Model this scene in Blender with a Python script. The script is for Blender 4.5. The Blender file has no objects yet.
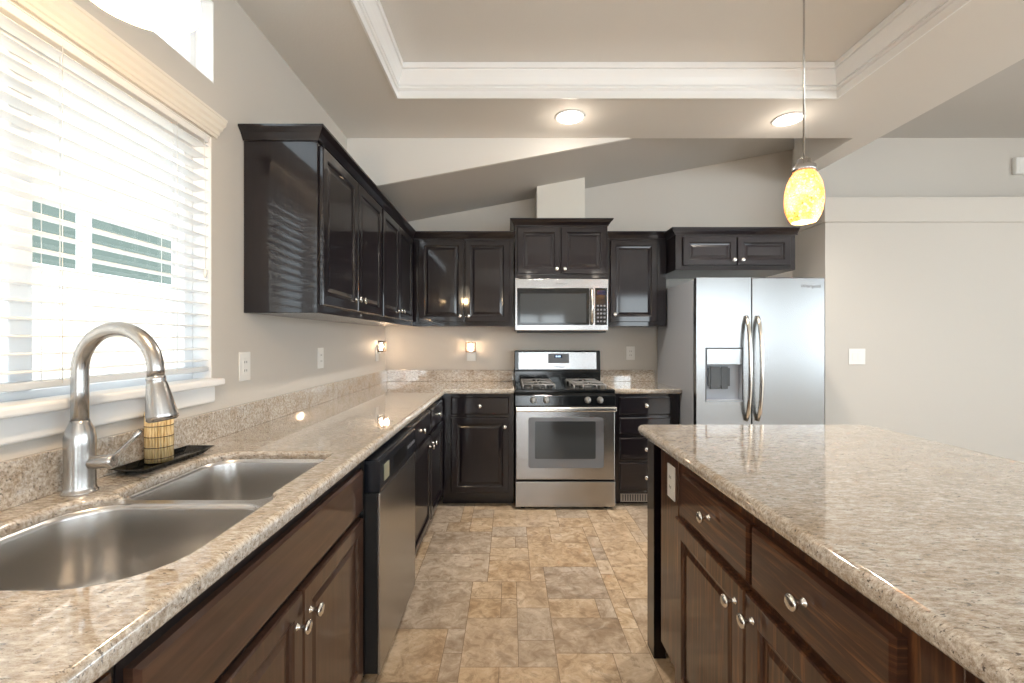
import bpy, bmesh, math, random
from mathutils import Vector, Matrix
random.seed(7)
SC = bpy.context.scene
COL = SC.collection
PI = math.pi

# ------------------------------------------------------------------ camera, sky, sun, exposure
cam_d = bpy.data.cameras.new('camera'); cam = bpy.data.objects.new('camera', cam_d); COL.objects.link(cam)
cam.location = (0, 0, 1.29); cam.rotation_euler = (PI/2, 0, 0)
cam_d.sensor_width = 36; cam_d.lens = 445/1024*36; cam_d.shift_x = 0.002; cam_d.shift_y = -0.0015
cam_d.clip_start = 0.02
SC.camera = cam
w = bpy.data.worlds.new('sky'); SC.world = w; w.use_nodes = True
bg = w.node_tree.nodes['Background']; bg.inputs[0].default_value = (0.86, 0.94, 1.0, 1); bg.inputs[1].default_value = 2.7
sun_d = bpy.data.lights.new('sun', 'SUN'); sun = bpy.data.objects.new('sun', sun_d); COL.objects.link(sun)
sun_d.energy = 4.0; sun_d.angle = 0.02; sun_d.color = (1.0, 0.95, 0.88)
sun.rotation_euler = Vector((-0.62, -0.35, -0.9)).to_track_quat('-Z', 'Y').to_euler()
SC.view_settings.view_transform = 'Standard'; SC.view_settings.look = 'None'
SC.view_settings.gamma = 1.0; SC.view_settings.use_curve_mapping = False
SC.view_settings.exposure = 0.68
try:
    SC.cycles.max_bounces = 10; SC.cycles.diffuse_bounces = 6; SC.cycles.glossy_bounces = 4
    SC.cycles.transparent_max_bounces = 16; SC.cycles.caustics_reflective = False; SC.cycles.caustics_refractive = False
    SC.cycles.sample_clamp_indirect = 6.0
    SC.cycles.use_denoising = True
except Exception: pass

def portal(name, loc, rot, sx, sy):
    d = bpy.data.lights.new(name, 'AREA'); d.shape = 'RECTANGLE'; d.size = sx; d.size_y = sy
    d.cycles.is_portal = True
    o = bpy.data.objects.new(name, d); o.location = loc; o.rotation_euler = rot; COL.objects.link(o)
# daylight arriving through the big windows of the living room behind the camera
for nm, loc, rot, sx, sy, L in (('daylight', (.8, -4.62, 1.05), (PI/2+.2, 0, 0), 1.3, 1.8, 4.0), ('daylight', (4.55, -4.62, 1.575), (PI/2+.2, 0, 0), 3.15, 1.8, 2.9), ('daylight', (6.62, -1.0, 1.45), (PI/2, 0, PI/2), 5.0, 1.75, 2.2)):
    d = bpy.data.lights.new(nm, 'AREA'); d.shape = 'RECTANGLE'; d.size = sx; d.size_y = sy; d.energy = L*PI*sx*sy; d.color = (.92,.96,1.0)
    o = bpy.data.objects.new(nm, d); o.location = loc; o.rotation_euler = rot; COL.objects.link(o)

# ------------------------------------------------------------------ node helpers and materials
def mat(name, col=(.5,.5,.5), rough=.5, metal=0.0, **kw):
    m = bpy.data.materials.new(name); m.use_nodes = True
    p = m.node_tree.nodes['Principled BSDF']
    p.inputs['Base Color'].default_value = (*col, 1); p.inputs['Roughness'].default_value = rough
    p.inputs['Metallic'].default_value = metal
    for k, v in kw.items(): p.inputs[k.replace('_', ' ')].default_value = v
    return m
class NT:
    def __init__(s, m): s.t = m.node_tree; s.p = s.t.nodes['Principled BSDF']
    def n(s, typ, **kw):
        x = s.t.nodes.new(typ)
        for k, v in kw.items():
            if k.startswith('_'): setattr(x, k[1:], v)
            else: x.inputs[k.replace('__', ' ')].default_value = v
        return x
    def l(s, a, b): s.t.links.new(a, b)
    def coord(s, scale=(1,1,1), kind='Object', rot=(0,0,0)):
        c = s.n('ShaderNodeTexCoord'); m = s.n('ShaderNodeMapping'); m.inputs['Scale'].default_value = scale
        m.inputs['Rotation'].default_value = rot
        s.l(c.outputs[kind], m.inputs['Vector']); return m.outputs['Vector']
    def ramp(s, fac, stops):
        r = s.n('ShaderNodeValToRGB'); e = r.color_ramp.elements
        while len(e) < len(stops): e.new(0.5)
        for i, (p, c) in enumerate(stops):
            e[i].position = p; e[i].color = (*c, 1) if len(c) == 3 else c
        s.l(fac, r.inputs['Fac']); return r.outputs['Color']
    def mix(s, fac, a, b, mode='MIX'):
        m = s.n('ShaderNodeMix'); m.data_type = 'RGBA'; m.blend_type = mode
        for i, v in ((0, fac), (6, a), (7, b)):
            if isinstance(v, (int, float)): m.inputs[i].default_value = v
            elif isinstance(v, tuple): m.inputs[i].default_value = (*v, 1)
            else: s.l(v, m.inputs[i])
        return m.outputs[2]
    def bump(s, h, strength=.2, dist=.002):
        b = s.n('ShaderNodeBump'); b.inputs['Strength'].default_value = strength; b.inputs['Distance'].default_value = dist
        s.l(h, b.inputs['Height']); s.l(b.outputs[0], s.p.inputs['Normal'])

def paint(name, col, rough=.6, b=.15):
    m = mat(name, col, rough); t = NT(m)
    n = t.n('ShaderNodeTexNoise', Scale=90.0, Detail=3.0); t.l(t.coord(), n.inputs['Vector'])
    t.bump(n.outputs['Fac'], b, .003); return m
M = {}
M['wall'] = paint('wall_paint', (.60, .568, .525))
M['ceil'] = paint('ceiling_paint', (.77, .75, .72), .7, .2)
M['white'] = paint('white_trim_paint', (.86, .86, .86), .3, .03)
M['cream'] = paint('cream_wood_trim', (.80, .75, .67), .35, .03)
def wood(name, a, b, c, scale, rough=.35, coat=.7):
    m = mat(name, a, rough); t = NT(m)
    v = t.coord(scale)
    n = t.n('ShaderNodeTexNoise', Scale=3.0, Detail=6.0, Roughness=.65, Distortion=.4); t.l(v, n.inputs['Vector'])
    n2 = t.n('ShaderNodeTexNoise', Scale=1.3, Detail=2.0); t.l(t.coord(), n2.inputs['Vector'])
    g = t.ramp(n.outputs['Fac'], [(.30, a), (.52, b), (.72, c)])
    g2 = t.mix(n2.outputs['Fac'], g, a)
    t.l(g2, t.p.inputs['Base Color'])
    t.p.inputs['Coat Weight'].default_value = coat; t.p.inputs['Coat Roughness'].default_value = .06; t.p.inputs['Coat IOR'].default_value = 1.6; t.p.inputs['Specular IOR Level'].default_value = .15
    t.bump(n.outputs['Fac'], .08, .0006); return m
ESP = ((.005,.0035,.006), (.008,.005,.0075), (.016,.009,.010))
M['esp_v'] = wood('espresso_wood', *ESP, (14,14,1.2))
M['esp_h'] = wood('espresso_wood_across', *ESP, (1.2,1.2,14))
BR = ((.034,.015,.010), (.085,.036,.020), (.32,.14,.055))
M['brn_v'] = wood('brown_stained_wood', *BR, (24,24,1.1), .34)
M['brn_h'] = wood('brown_stained_wood_across', *BR, (1.6,1.6,34), .34)
BR2 = ((.050,.025,.017), (.085,.042,.028), (.14,.068,.042))
M['brl_v'] = wood('satin_brown_wood', *BR2, (12,12,.8), .34)
M['brl_h'] = wood('satin_brown_wood_across', *BR2, (.8,.8,14), .34)
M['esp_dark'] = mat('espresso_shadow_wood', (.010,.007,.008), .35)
def steel(name, col=(.42,.42,.425), rough=.25, sc=(2,2,160), b=.004):
    m = mat(name, col, rough, 1.0); t = NT(m)
    n = t.n('ShaderNodeTexNoise', Scale=4.0, Detail=4.0); t.l(t.coord(sc), n.inputs['Vector'])
    r = t.n('ShaderNodeMapRange'); r.inputs['To Min'].default_value = rough*.9; r.inputs['To Max'].default_value = rough*1.12
    t.l(n.outputs['Fac'], r.inputs['Value']); t.l(r.outputs[0], t.p.inputs['Roughness'])
    t.bump(n.outputs['Fac'], b, .0006); return m
M['steel'] = steel('brushed_stainless_steel')
M['steel_fridge'] = steel('refrigerator_stainless_steel', (.29,.295,.30), .25)
M['steel_sink'] = mat('sink_stainless_steel', (.60,.59,.58), .27, 1.0)
M['nickel'] = mat('brushed_nickel', (.50,.495,.49), .27, 1.0)
M['nickel_knob'] = mat('satin_nickel', (.78,.76,.72), .22, 1.0)
M['fridge_side'] = mat('grey_enamel', (.34,.37,.42), .38)
M['black_gloss'] = mat('black_gloss_enamel', (.006,.007,.008), .12)
M['black'] = mat('black_matte', (.012,.012,.013), .5)
M['navy_black'] = mat('dishwasher_black', (.008,.010,.016), .25)
M['iron'] = mat('cast_iron', (.06,.06,.06), .5)
M['glass_dark'] = mat('dark_oven_glass', (.05,.055,.06), .06)
M['glass_frame'] = mat('grey_oven_glass_border', (.16,.17,.19), .12)
M['plastic'] = mat('white_plastic', (.82,.82,.80), .35)
M['slot'] = mat('dark_slot', (.05,.05,.05), .6)
M['grey_plastic'] = mat('grey_plastic', (.17,.18,.20), .35)
M['dark_grey'] = mat('dark_grey_plastic', (.05,.055,.06), .35)
M['badge'] = mat('pale_olive_badge', (.33,.33,.24), .4)
M['letter'] = mat('grey_lettering', (.20,.20,.21), .4)
M['screen'] = mat('blue_display', (.01,.015,.05), .1)
M['vinyl'] = mat('white_vinyl', (.84,.86,.88), .35)
M['tan_metal'] = mat('tan_register_metal', (.42,.36,.31), .45)
def emis(name, col, s):
    m = mat(name, col, .5); p = m.node_tree.nodes['Principled BSDF']
    p.inputs['Emission Color'].default_value = (*col, 1); p.inputs['Emission Strength'].default_value = s; return m
M['lamp'] = emis('lit_lens', (1.0,.93,.82), 9.0)
M['bulb'] = emis('lit_warm_bulb', (1.0,.85,.62), 22.0)
M['digits'] = emis('lit_digits', (.5,.7,1.0), 1.2)
# slats: white, let a little light through
m = mat('white_blind_slat', (.88,.89,.90), .4); t = NT(m)
tr = t.n('ShaderNodeBsdfTranslucent'); tr.inputs[0].default_value = (.9,.93,.95,1)
mx = t.n('ShaderNodeMixShader'); mx.inputs[0].default_value = .12
t.l(t.p.outputs[0], mx.inputs[1]); t.l(tr.outputs[0], mx.inputs[2]); t.l(mx.outputs[0], t.t.nodes['Material Output'].inputs[0]); M['slat'] = m
# window glass
m = mat('window_glass'); t = NT(m)
ta = t.n('ShaderNodeBsdfTransparent'); ta.inputs[0].default_value = (.96,.98,.98,1)
gl = t.n('ShaderNodeBsdfGlossy'); gl.inputs['Roughness'].default_value = 0
lw = t.n('ShaderNodeLayerWeight', Blend=.5); pw = t.n('ShaderNodeMath', _operation='POWER'); pw.inputs[1].default_value = 4.0
t.l(lw.outputs['Facing'], pw.inputs[0]); ml = t.n('ShaderNodeMath', _operation='MULTIPLY_ADD'); ml.inputs[1].default_value = .5; ml.inputs[2].default_value = .03
t.l(pw.outputs[0], ml.inputs[0]); mx = t.n('ShaderNodeMixShader')
t.l(ml.outputs[0], mx.inputs[0]); t.l(ta.outputs[0], mx.inputs[1]); t.l(gl.outputs[0], mx.inputs[2])
t.l(mx.outputs[0], t.t.nodes['Material Output'].inputs[0]); M['glass'] = m
# granite
def granite(name):
    m = mat(name, (.5,.45,.4), .05); t = NT(m)
    vs = t.coord((1.0, 1.9, 1.9), rot=(0,0,.5))
    vl = t.coord((.55, 1.5, 1.3), rot=(0,0,.25))
    n1 = t.n('ShaderNodeTexNoise', Scale=80.0, Detail=6.0, Roughness=.8, Distortion=.2); t.l(vl, n1.inputs['Vector'])
    n2 = t.n('ShaderNodeTexNoise', Scale=7.0, Detail=5.0, Roughness=.7, Distortion=.3); t.l(vs, n2.inputs['Vector'])
    n3 = t.n('ShaderNodeTexNoise', Scale=115.0, Detail=4.0, Roughness=.65); t.l(vl, n3.inputs['Vector'])
    n4 = t.n('ShaderNodeTexNoise', Scale=170.0, Detail=2.0, Roughness=.5); t.l(vs, n4.inputs['Vector'])
    base = t.ramp(n1.outputs['Fac'], [(.34,(.25,.20,.155)), (.44,(.42,.37,.315)), (.53,(.56,.52,.47)), (.64,(.76,.75,.72))])
    big = t.ramp(n2.outputs['Fac'], [(.34,(.80,.72,.63)), (.50,(.95,.92,.89)), (.62,(1.0,.99,.98))])
    c = t.mix(1.0, base, big, 'MULTIPLY')
    sp = t.ramp(n3.outputs['Fac'], [(.35,(.9,.9,.9)), (.40,(0,0,0))])
    c2 = t.mix(sp, c, (.09,.075,.07))
    sp2 = t.ramp(n4.outputs['Fac'], [(.64,(0,0,0)), (.69,(.5,.5,.5))])
    c3 = t.mix(sp2, c2, (.75,.73,.70))
    t.l(c3, t.p.inputs['Base Color']); t.p.inputs['Specular IOR Level'].default_value = .7; t.p.inputs['Coat Weight'].default_value = .8; t.p.inputs['Coat Roughness'].default_value = .015
    return m
M['granite'] = granite('speckled_beige_granite')
# floor tile
m = mat('stone_look_tile', (.4,.3,.2), .32); t = NT(m)
at = t.n('ShaderNodeAttribute', _attribute_name='tile'); tc = t.n('ShaderNodeTexCoord')
va = t.n('ShaderNodeVectorMath', _operation='MULTIPLY_ADD'); va.inputs[1].default_value = (9,9,9)
t.l(at.outputs['Color'], va.inputs[0]); t.l(tc.outputs['Object'], va.inputs[2])
n1 = t.n('ShaderNodeTexNoise', Scale=7.0, Detail=8.0, Roughness=.68, Distortion=.7); t.l(va.outputs[0], n1.inputs['Vector'])
n2 = t.n('ShaderNodeTexNoise', Scale=3.0, Detail=3.0, Distortion=.5); t.l(va.outputs[0], n2.inputs['Vector'])
sep = t.n('ShaderNodeSeparateColor'); t.l(at.outputs['Color'], sep.inputs[0])
ca = t.ramp(n1.outputs['Fac'], [(.30,(.22,.135,.07)), (.45,(.43,.295,.175)), (.56,(.54,.40,.255)), (.70,(.70,.58,.44))])
cb = t.ramp(n1.outputs['Fac'], [(.30,(.21,.16,.125)), (.46,(.33,.265,.205)), (.58,(.44,.365,.295)), (.72,(.58,.51,.44))])
c = t.mix(t.ramp(sep.outputs[0], [(.35,(0,0,0)), (.85,(.9,.9,.9))]), ca, cb)
c = t.mix(t.ramp(sep.outputs[1], [(.0,(0,0,0)), (1.0,(.35,.35,.35))]), c, (.68,.57,.44))
n5 = t.n('ShaderNodeTexNoise', Scale=16.0, Detail=8.0, Roughness=.7, Distortion=1.0); t.l(va.outputs[0], n5.inputs['Vector'])
c = t.mix(t.ramp(n5.outputs['Fac'], [(.38,(.55,.55,.55)), (.50,(0,0,0))]), c, (.22,.14,.08))
c = t.mix(t.ramp(n5.outputs['Fac'], [(.54,(0,0,0)), (.68,(.4,.4,.4))]), c, (.78,.70,.58))
t.l(c, t.p.inputs['Base Color']); t.bump(n1.outputs['Fac'], .1, .003); M['tile'] = m
M['grout'] = mat('brown_grout', (.20,.14,.095), .7)
# pendant glass
m = mat('amber_crackle_glass', (.95,.62,.2), .15); t = NT(m)
vo = t.n('ShaderNodeTexVoronoi', Scale=110.0, _feature='DISTANCE_TO_EDGE'); t.l(t.coord(), vo.inputs['Vector'])
vc = t.n('ShaderNodeTexVoronoi', Scale=110.0); t.l(t.coord(), vc.inputs['Vector'])
no = t.n('ShaderNodeTexNoise', Scale=16.0, Detail=3.0); t.l(t.coord(), no.inputs['Vector'])
cc = t.ramp(no.outputs['Fac'], [(.36,(.90,.42,.16)), (.48,(.95,.68,.34)), (.60,(1.0,.86,.60))])
sc_ = t.n('ShaderNodeSeparateColor'); t.l(vc.outputs['Color'], sc_.inputs[0])
cc = t.mix(t.ramp(sc_.outputs[0], [(.55,(0,0,0)), (.9,(.7,.7,.7))]), cc, (1.0,.95,.82))
cr = t.ramp(vo.outputs['Distance'], [(.0,(.42,.26,.12)), (.09,(1,1,1))])
c = t.mix(1.0, cc, cr, 'MULTIPLY')
t.l(c, t.p.inputs['Base Color']); t.l(c, t.p.inputs['Emission Color']); t.p.inputs['Emission Strength'].default_value = .35
tr = t.n('ShaderNodeBsdfTranslucent'); t.l(c, tr.inputs[0]); mx = t.n('ShaderNodeMixShader'); mx.inputs[0].default_value = .5
t.l(t.p.outputs[0], mx.inputs[1]); t.l(tr.outputs[0], mx.inputs[2]); t.l(mx.outputs[0], t.t.nodes['Material Output'].inputs[0]); M['amber'] = m
# bamboo sticks
m = mat('bamboo', (.7,.5,.25), .5); t = NT(m)
n = t.n('ShaderNodeTexNoise', Scale=9.0, Detail=3.0); t.l(t.coord((20,20,2)), n.inputs['Vector'])
t.l(t.ramp(n.outputs['Fac'], [(.35,(.50,.32,.12)), (.5,(.72,.53,.27)), (.65,(.85,.70,.42))]), t.p.inputs['Base Color']); M['bamboo'] = m
M['thread'] = mat('dark_thread', (.05,.02,.015), .8)
M['siding'] = mat('cream_stucco', (.52,.47,.42), .8)
M['green_glass'] = mat('green_tinted_glass', (.055,.08,.07), .6)
M['concrete'] = mat('pale_concrete', (.75,.73,.70), .8)
M['opal'] = emis('lit_opal_glass', (1.0,.90,.72), 2.2)
M['clear'] = mat('frosted_glass', (.95,.9,.85), .2)

# ------------------------------------------------------------------ mesh builder
class MB:
    def __init__(s): s.bm = bmesh.new()
    def quad(s, pts, mi=0, smooth=False):
        vs = [s.bm.verts.new(p) for p in pts]; f = s.bm.faces.new(vs); f.material_index = mi; f.smooth = smooth; return f
    def box(s, x0, x1, y0, y1, z0, z1, mi=0):
        x0, x1 = sorted((x0, x1)); y0, y1 = sorted((y0, y1)); z0, z1 = sorted((z0, z1))
        v = [s.bm.verts.new((x, y, z)) for z in (z0, z1) for y in (y0, y1) for x in (x0, x1)]
        for q in ((0,2,3,1), (4,5,7,6), (0,1,5,4), (2,6,7,3), (0,4,6,2), (1,3,7,5)):
            s.bm.faces.new([v[i] for i in q]).material_index = mi
        return s
    def prism(s, poly, a0, a1, axis='Y', mi=0):
        # poly in the two other axes, extruded along axis
        def P(p, a): return {'X': (a, p[0], p[1]), 'Y': (p[0], a, p[1]), 'Z': (p[0], p[1], a)}[axis]
        A = [s.bm.verts.new(P(p, a0)) for p in poly]; B = [s.bm.verts.new(P(p, a1)) for p in poly]
        n = len(poly); fs = [s.bm.faces.new(A), s.bm.faces.new(B[::-1])]
        for i in range(n): fs.append(s.bm.faces.new((A[i], B[i], B[(i+1) % n], A[(i+1) % n])))
        for f in fs: f.material_index = mi
        return s
    def rings(s, rings, mi=0, smooth=True, close=True, cap0=False, cap1=False):
        R = [[s.bm.verts.new(p) for p in r] for r in rings]
        for a, b in zip(R, R[1:]):
            n = len(a)
            for i in range(n if close else n-1):
                f = s.bm.faces.new((a[i], a[(i+1) % n], b[(i+1) % n], b[i])); f.smooth = smooth; f.material_index = mi
        if cap0: s.bm.faces.new(R[0][::-1]).material_index = mi
        if cap1: s.bm.faces.new(R[-1]).material_index = mi
        return s
    def lathe(s, prof, c, axis=(0,0,1), n=24, mi=0, smooth=True, cap=True):
        # prof: list of (radius, distance along axis)
        ax = Vector(axis).normalized(); u = ax.orthogonal().normalized(); v = ax.cross(u); c = Vector(c)
        rs = [[c + ax*h + (u*math.cos(2*PI*i/n) + v*math.sin(2*PI*i/n))*max(r, 1e-5) for i in range(n)] for r, h in prof]
        return s.rings(rs, mi, smooth, True, cap, cap)
    def tube(s, path, rad, n=12, mi=0, cap=True):
        P = [Vector(p) for p in path]; k = len(P)
        R = rad if isinstance(rad, (list, tuple)) else [rad]*k
        u = None; rs = []
        for i in range(k):
            d = (P[min(i+1, k-1)] - P[max(i-1, 0)]).normalized()
            if u is None: u = d.orthogonal().normalized()
            u = (u - d*u.dot(d)).normalized(); v = d.cross(u)
            rs.append([P[i] + (u*math.cos(2*PI*j/n) + v*math.sin(2*PI*j/n))*R[i] for j in range(n)])
        return s.rings(rs, mi, True, True, cap, cap)
    def sweep(s, path, prof, closed=False, inward=1, mi=0):
        # path: (x,y,z) corners in plan; prof: (out, up) ; out is to the left of travel * inward
        P = [Vector(p) for p in path]; n = len(P); rs = []
        for i in range(n):
            dn = (P[(i+1) % n] - P[i]).normalized() if (closed or i < n-1) else None
            dp = (P[i] - P[i-1]).normalized() if (closed or i > 0) else None
            if dn is None: dn = dp
            if dp is None: dp = dn
            nn = Vector((-dn.y, dn.x, 0)); np_ = Vector((-dp.y, dp.x, 0))
            m = (nn + np_).normalized(); m = m / max(.2, m.dot(nn)) * inward
            rs.append([P[i] + m*o + Vector((0,0,u)) for o, u in prof])
        if closed: rs.append(rs[0])
        return s.rings(rs, mi, False, True, not closed, not closed)
    def build(s, name, mats, parent=None, bevel=0, seg=2, loc=None, tags=None):
        bm = s.bm; bmesh.ops.recalc_face_normals(bm, faces=bm.faces)
        off = Vector((0,0,0))
        if parent is not None: off = WL[parent.name]
        elif loc is not None: off = Vector(loc)
        me = bpy.data.meshes.new(name)
        if off.length: bmesh.ops.translate(bm, verts=bm.verts, vec=-off)
        bm.to_mesh(me); bm.free()
        for mm in (mats if isinstance(mats, list) else [mats]): me.materials.append(mm)
        o = bpy.data.objects.new(name, me); COL.objects.link(o)
        if parent is not None: o.parent = parent; WL[o.name] = WL[parent.name]
        else: o.location = off; WL[o.name] = off
        if bevel:
            b = o.modifiers.new('edge', 'BEVEL'); b.width = bevel; b.segments = seg; b.limit_method = 'ANGLE'; b.angle_limit = .6
            b.harden_normals = False
        return o
WL = {}
def thing(name, loc, label, cat, group=None):
    o = bpy.data.objects.new(name, None); COL.objects.link(o); o.location = loc; o.empty_display_size = .05
    WL[o.name] = Vector(loc); o['label'] = label; o['category'] = cat
    if group: o['group'] = group
    return o
def tag(o, label, cat, group=None):
    o['label'] = label; o['category'] = cat
    if group: o['group'] = group
    return o
def struct(o): o['kind'] = 'structure'; return o
def text(s, name, size, m, parent, origin, U, V, depth=.0006, align='CENTER'):
    cu = bpy.data.curves.new(name, 'FONT'); cu.body = s; cu.size = size; cu.extrude = depth; cu.align_x = align; cu.align_y = 'CENTER'
    to = bpy.data.objects.new(name+'_c', cu); COL.objects.link(to)
    bpy.context.view_layer.update()
    me = bpy.data.meshes.new_from_object(to.evaluated_get(bpy.context.evaluated_depsgraph_get()))
    bpy.data.objects.remove(to)
    U = Vector(U); V = Vector(V); N = U.cross(V); o3 = Vector(origin) - WL[parent.name]
    for v in me.vertices: v.co = o3 + U*v.co.x + V*v.co.y + N*v.co.z
    me.materials.clear(); me.materials.append(m); me.name = name
    o = bpy.data.objects.new(name, me); COL.objects.link(o); o.parent = parent; WL[o.name] = WL[parent.name]; return o

def holes(mb, u0, u1, v0, v1, hs, put):
    us = sorted({u0, u1, *[h[0] for h in hs], *[h[1] for h in hs]}); vs = sorted({v0, v1, *[h[2] for h in hs], *[h[3] for h in hs]})
    for a, b in zip(us, us[1:]):
        for c, d in zip(vs, vs[1:]):
            mu, mv = (a+b)/2, (c+d)/2
            if not any(h[0] < mu < h[1] and h[2] < mv < h[3] for h in hs): put(a, b, c, d)

# ------------------------------------------------------------------ key dimensions
LW = -1.133      # left wall face
BW = 4.045       # back wall face
RX = 2.565       # side wall by the refrigerator
FW = 3.62        # wall to the right of the refrigerator
CZ = 2.695       # soffit height
CT = .915        # counter top
XR, YB = 6.5, -4.5
SL = lambda x: 2.375 + .187*(x + .873)

# ------------------------------------------------------------------ floor of mixed-size tiles
mb = MB(); U = .0775
mb.quad([(LW-.15,YB-.1,-.003), (XR+.1,YB-.1,-.003), (XR+.1,BW+.1,-.003), (LW-.15,BW+.1,-.003)], 1)
lay = mb.bm.loops.layers.float_color.new('tile')
nx = int((XR-LW+.3)/U)+1; ny = int((BW-YB+.3)/U)+1; occ = [[False]*ny for _ in range(nx)]
sizes = [(4,4)]*3 + [(3,4)]*3 + [(5,4)]*3 + [(4,3)]*2 + [(2,2)]*2 + [(3,3)]*2 + [(2,3),(3,2),(6,4),(4,5)]
x0f, y0f = LW-.15, YB-.1
for j in range(ny):
    for i in range(nx):
        if occ[i][j]: continue
        cand = sizes[:]; random.shuffle(cand)
        for sx, sy in cand + [(2,2),(1,2),(2,1),(1,1)]:
            if i+sx <= nx and j+sy <= ny and not any(occ[a][b] for a in range(i, i+sx) for b in range(j, j+sy)): break
        for a in range(i, i+sx):
            for b in range(j, j+sy): occ[a][b] = True
        g = .0012
        f = mb.quad([(x0f+i*U+g, y0f+j*U+g, 0), (x0f+(i+sx)*U-g, y0f+j*U+g, 0), (x0f+(i+sx)*U-g, y0f+(j+sy)*U-g, 0), (x0f+i*U+g, y0f+(j+sy)*U-g, 0)])
        cc = (random.random(), random.random(), random.random(), 1)
        for l in f.loops: l[lay] = cc
struct(mb.build('floor', [M['tile'], M['grout']]))

# ------------------------------------------------------------------ walls
W1 = (.58, 1.69, 1.12, 2.06); W2 = (.58, 1.703, 2.27, 2.58); W3 = (-3.4, -1.2, .95, 2.3)
mb = MB(); holes(mb, YB, BW, 0, 3.3, [W1, W2, W3], lambda a,b,c,d: mb.box(LW-.15, LW, a, b, c, d)); struct(mb.build('wall_left', M['wall']))
mb = MB(); mb.box(LW-.15, RX+.0, BW, BW+.12, 0, 3.3); struct(mb.build('wall_back', M['wall']))
mb = MB(); mb.prism([(RX,FW),(XR,FW),(XR,FW+.12),(RX+.12,FW+.12),(RX+.12,BW),(RX,BW)], 0, 2.44, 'Z')
struct(mb.build('wall_alcove', M['wall']))
mb = MB(); mb.box(RX-.018, XR, FW-.02, BW-.001, 2.246, 2.447)
struct(mb.build('trim_ledge', M['wall'], bevel=.004))
mb = MB(); mb.box(RX, XR, BW, BW+.12, 2.3, 3.3); struct(mb.build('wall_upper', M['wall']))
WB = [(.1, 1.5, .08, 2.02), (2.9, 6.2, .6, 2.55)]
mb = MB(); holes(mb, LW-.15, XR+.1, 0, 3.3, WB, lambda a,b,c,d: mb.box(a, b, YB-.15, YB, c, d)); struct(mb.build('wall_front', M['wall']))
WR = (-3.6, 1.6, .5, 2.4)
mb = MB(); holes(mb, YB, BW+.1, 0, 3.3, [WR], lambda a,b,c,d: mb.box(XR, XR+.15, a, b, c, d)); struct(mb.build('wall_right', M['wall']))

# ceiling: dropped soffit with tray recess, beam, sloped part, flat part
TX0, TX1, TY0, TY1, TZ = -.66, 1.905, -1.4, 2.59, 2.88
mb = MB(); holes(mb, LW, RX-.175, YB, 3.1, [(TX0, TX1, TY0, TY1)], lambda a,b,c,d: mb.box(a, b, c, d, CZ, TZ))
mb.box(TX0-.05, TX1+.05, TY0-.05, TY1+.05, TZ, TZ+.03)
mb.box(RX-.175, RX, YB, 3.74, CZ, 3.3); mb.box(RX, RX+.03, 3.74, BW, 2.447, 3.3)
struct(mb.build('ceiling', M['ceil']))
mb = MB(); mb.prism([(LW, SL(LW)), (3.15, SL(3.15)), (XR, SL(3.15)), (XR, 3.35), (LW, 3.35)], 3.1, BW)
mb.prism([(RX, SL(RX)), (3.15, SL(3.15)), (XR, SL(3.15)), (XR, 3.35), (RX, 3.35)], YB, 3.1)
struct(mb.build('ceiling_sloped', paint('ceiling_darker_tone', (.58,.56,.535), .7, .2)))  # sloped and flat parts toned darker than the soffit
mb = MB(); mb.prism([(LW, SL(LW)-.001), (.85, SL(.85)-.001), (.85, CZ+.05), (LW, CZ+.05)], 3.098, 3.12); struct(mb.build('wall_gable', M['ceil']))
mb = MB(); mb.box(LW-.15, XR+.15, YB-.15, BW+.12, 3.3, 3.4); struct(mb.build('ceiling_light_block', M['ceil']))  # unseen slab added over the rooms to keep light from leaking in
# crown moulding inside the tray
cp = [(0,0),(.010,0),(.010,.038),(.005,.041),(.005,.046),(.016,.049),(.020,.056),(.016,.063),(.008,.066),(.008,.071),(.018,.074),(.022,.090),(.030,.112),(.040,.132),(.046,.142),(.040,.146),(.040,.151),(.052,.154),(.052,.186),(0,.186)]
mb = MB(); mb.sweep([(TX0,TY0,CZ-.004), (TX1,TY0,CZ-.004), (TX1,TY1,CZ-.004), (TX0,TY1,CZ-.004)], cp, True)
struct(mb.build('trim_tray', M['white']))
# vent chase above the microwave
mb = MB(); mb.box(.226, .630, 3.74, BW, 2.28, 2.80); struct(mb.build('wall_chase', paint('chase_paint', (.72,.70,.65))))
# baseboards at the right
mb = MB(); mb.box(RX+.0, XR, FW-.014, FW, 0, .09); struct(mb.build('baseboard_right', M['white'], bevel=.003))

# ------------------------------------------------------------------ windows of the left wall
def win(name, x_in, x_out, h, mull, fr=.045):
    y0, y1, z0, z1 = h; xf = x_out + .03
    mb = MB()
    mb.box(xf, xf+.05, y0, y1, z0, z0+fr).box(xf, xf+.05, y0, y1, z1-fr, z1).box(xf, xf+.05, y0, y0+fr, z0+fr, z1-fr).box(xf, xf+.05, y1-fr, y1, z0+fr, z1-fr)
    if mull: mb.box(xf, xf+.055, 1.062, 1.118, z0+fr, z1-fr)
    o = struct(mb.build(name, M['vinyl'], bevel=.003))
    g = MB(); g.box(xf+.018, xf+.022, y0+fr, y1-fr, z0+fr, z1-fr); g.build('pane', M['glass'], o)
    j = MB(); tk = .004   # white returns
    xj = xf+.051; j.box(xj, x_in-.001, y0+tk, y1-tk, z0, z0+tk).box(xj, x_in-.001, y0+tk, y1-tk, z1-tk, z1).box(xj, x_in-.001, y0, y0+tk, z0, z1).box(xj, x_in-.001, y1-tk, y1, z0, z1)
    j.build('jamb', M['white'], o); return o
win('window_1', LW, LW-.15, W1, True)
win('window_2', LW, LW-.15, W2, False, .03)
win('window_3', LW, LW-.15, W3, False)
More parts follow.
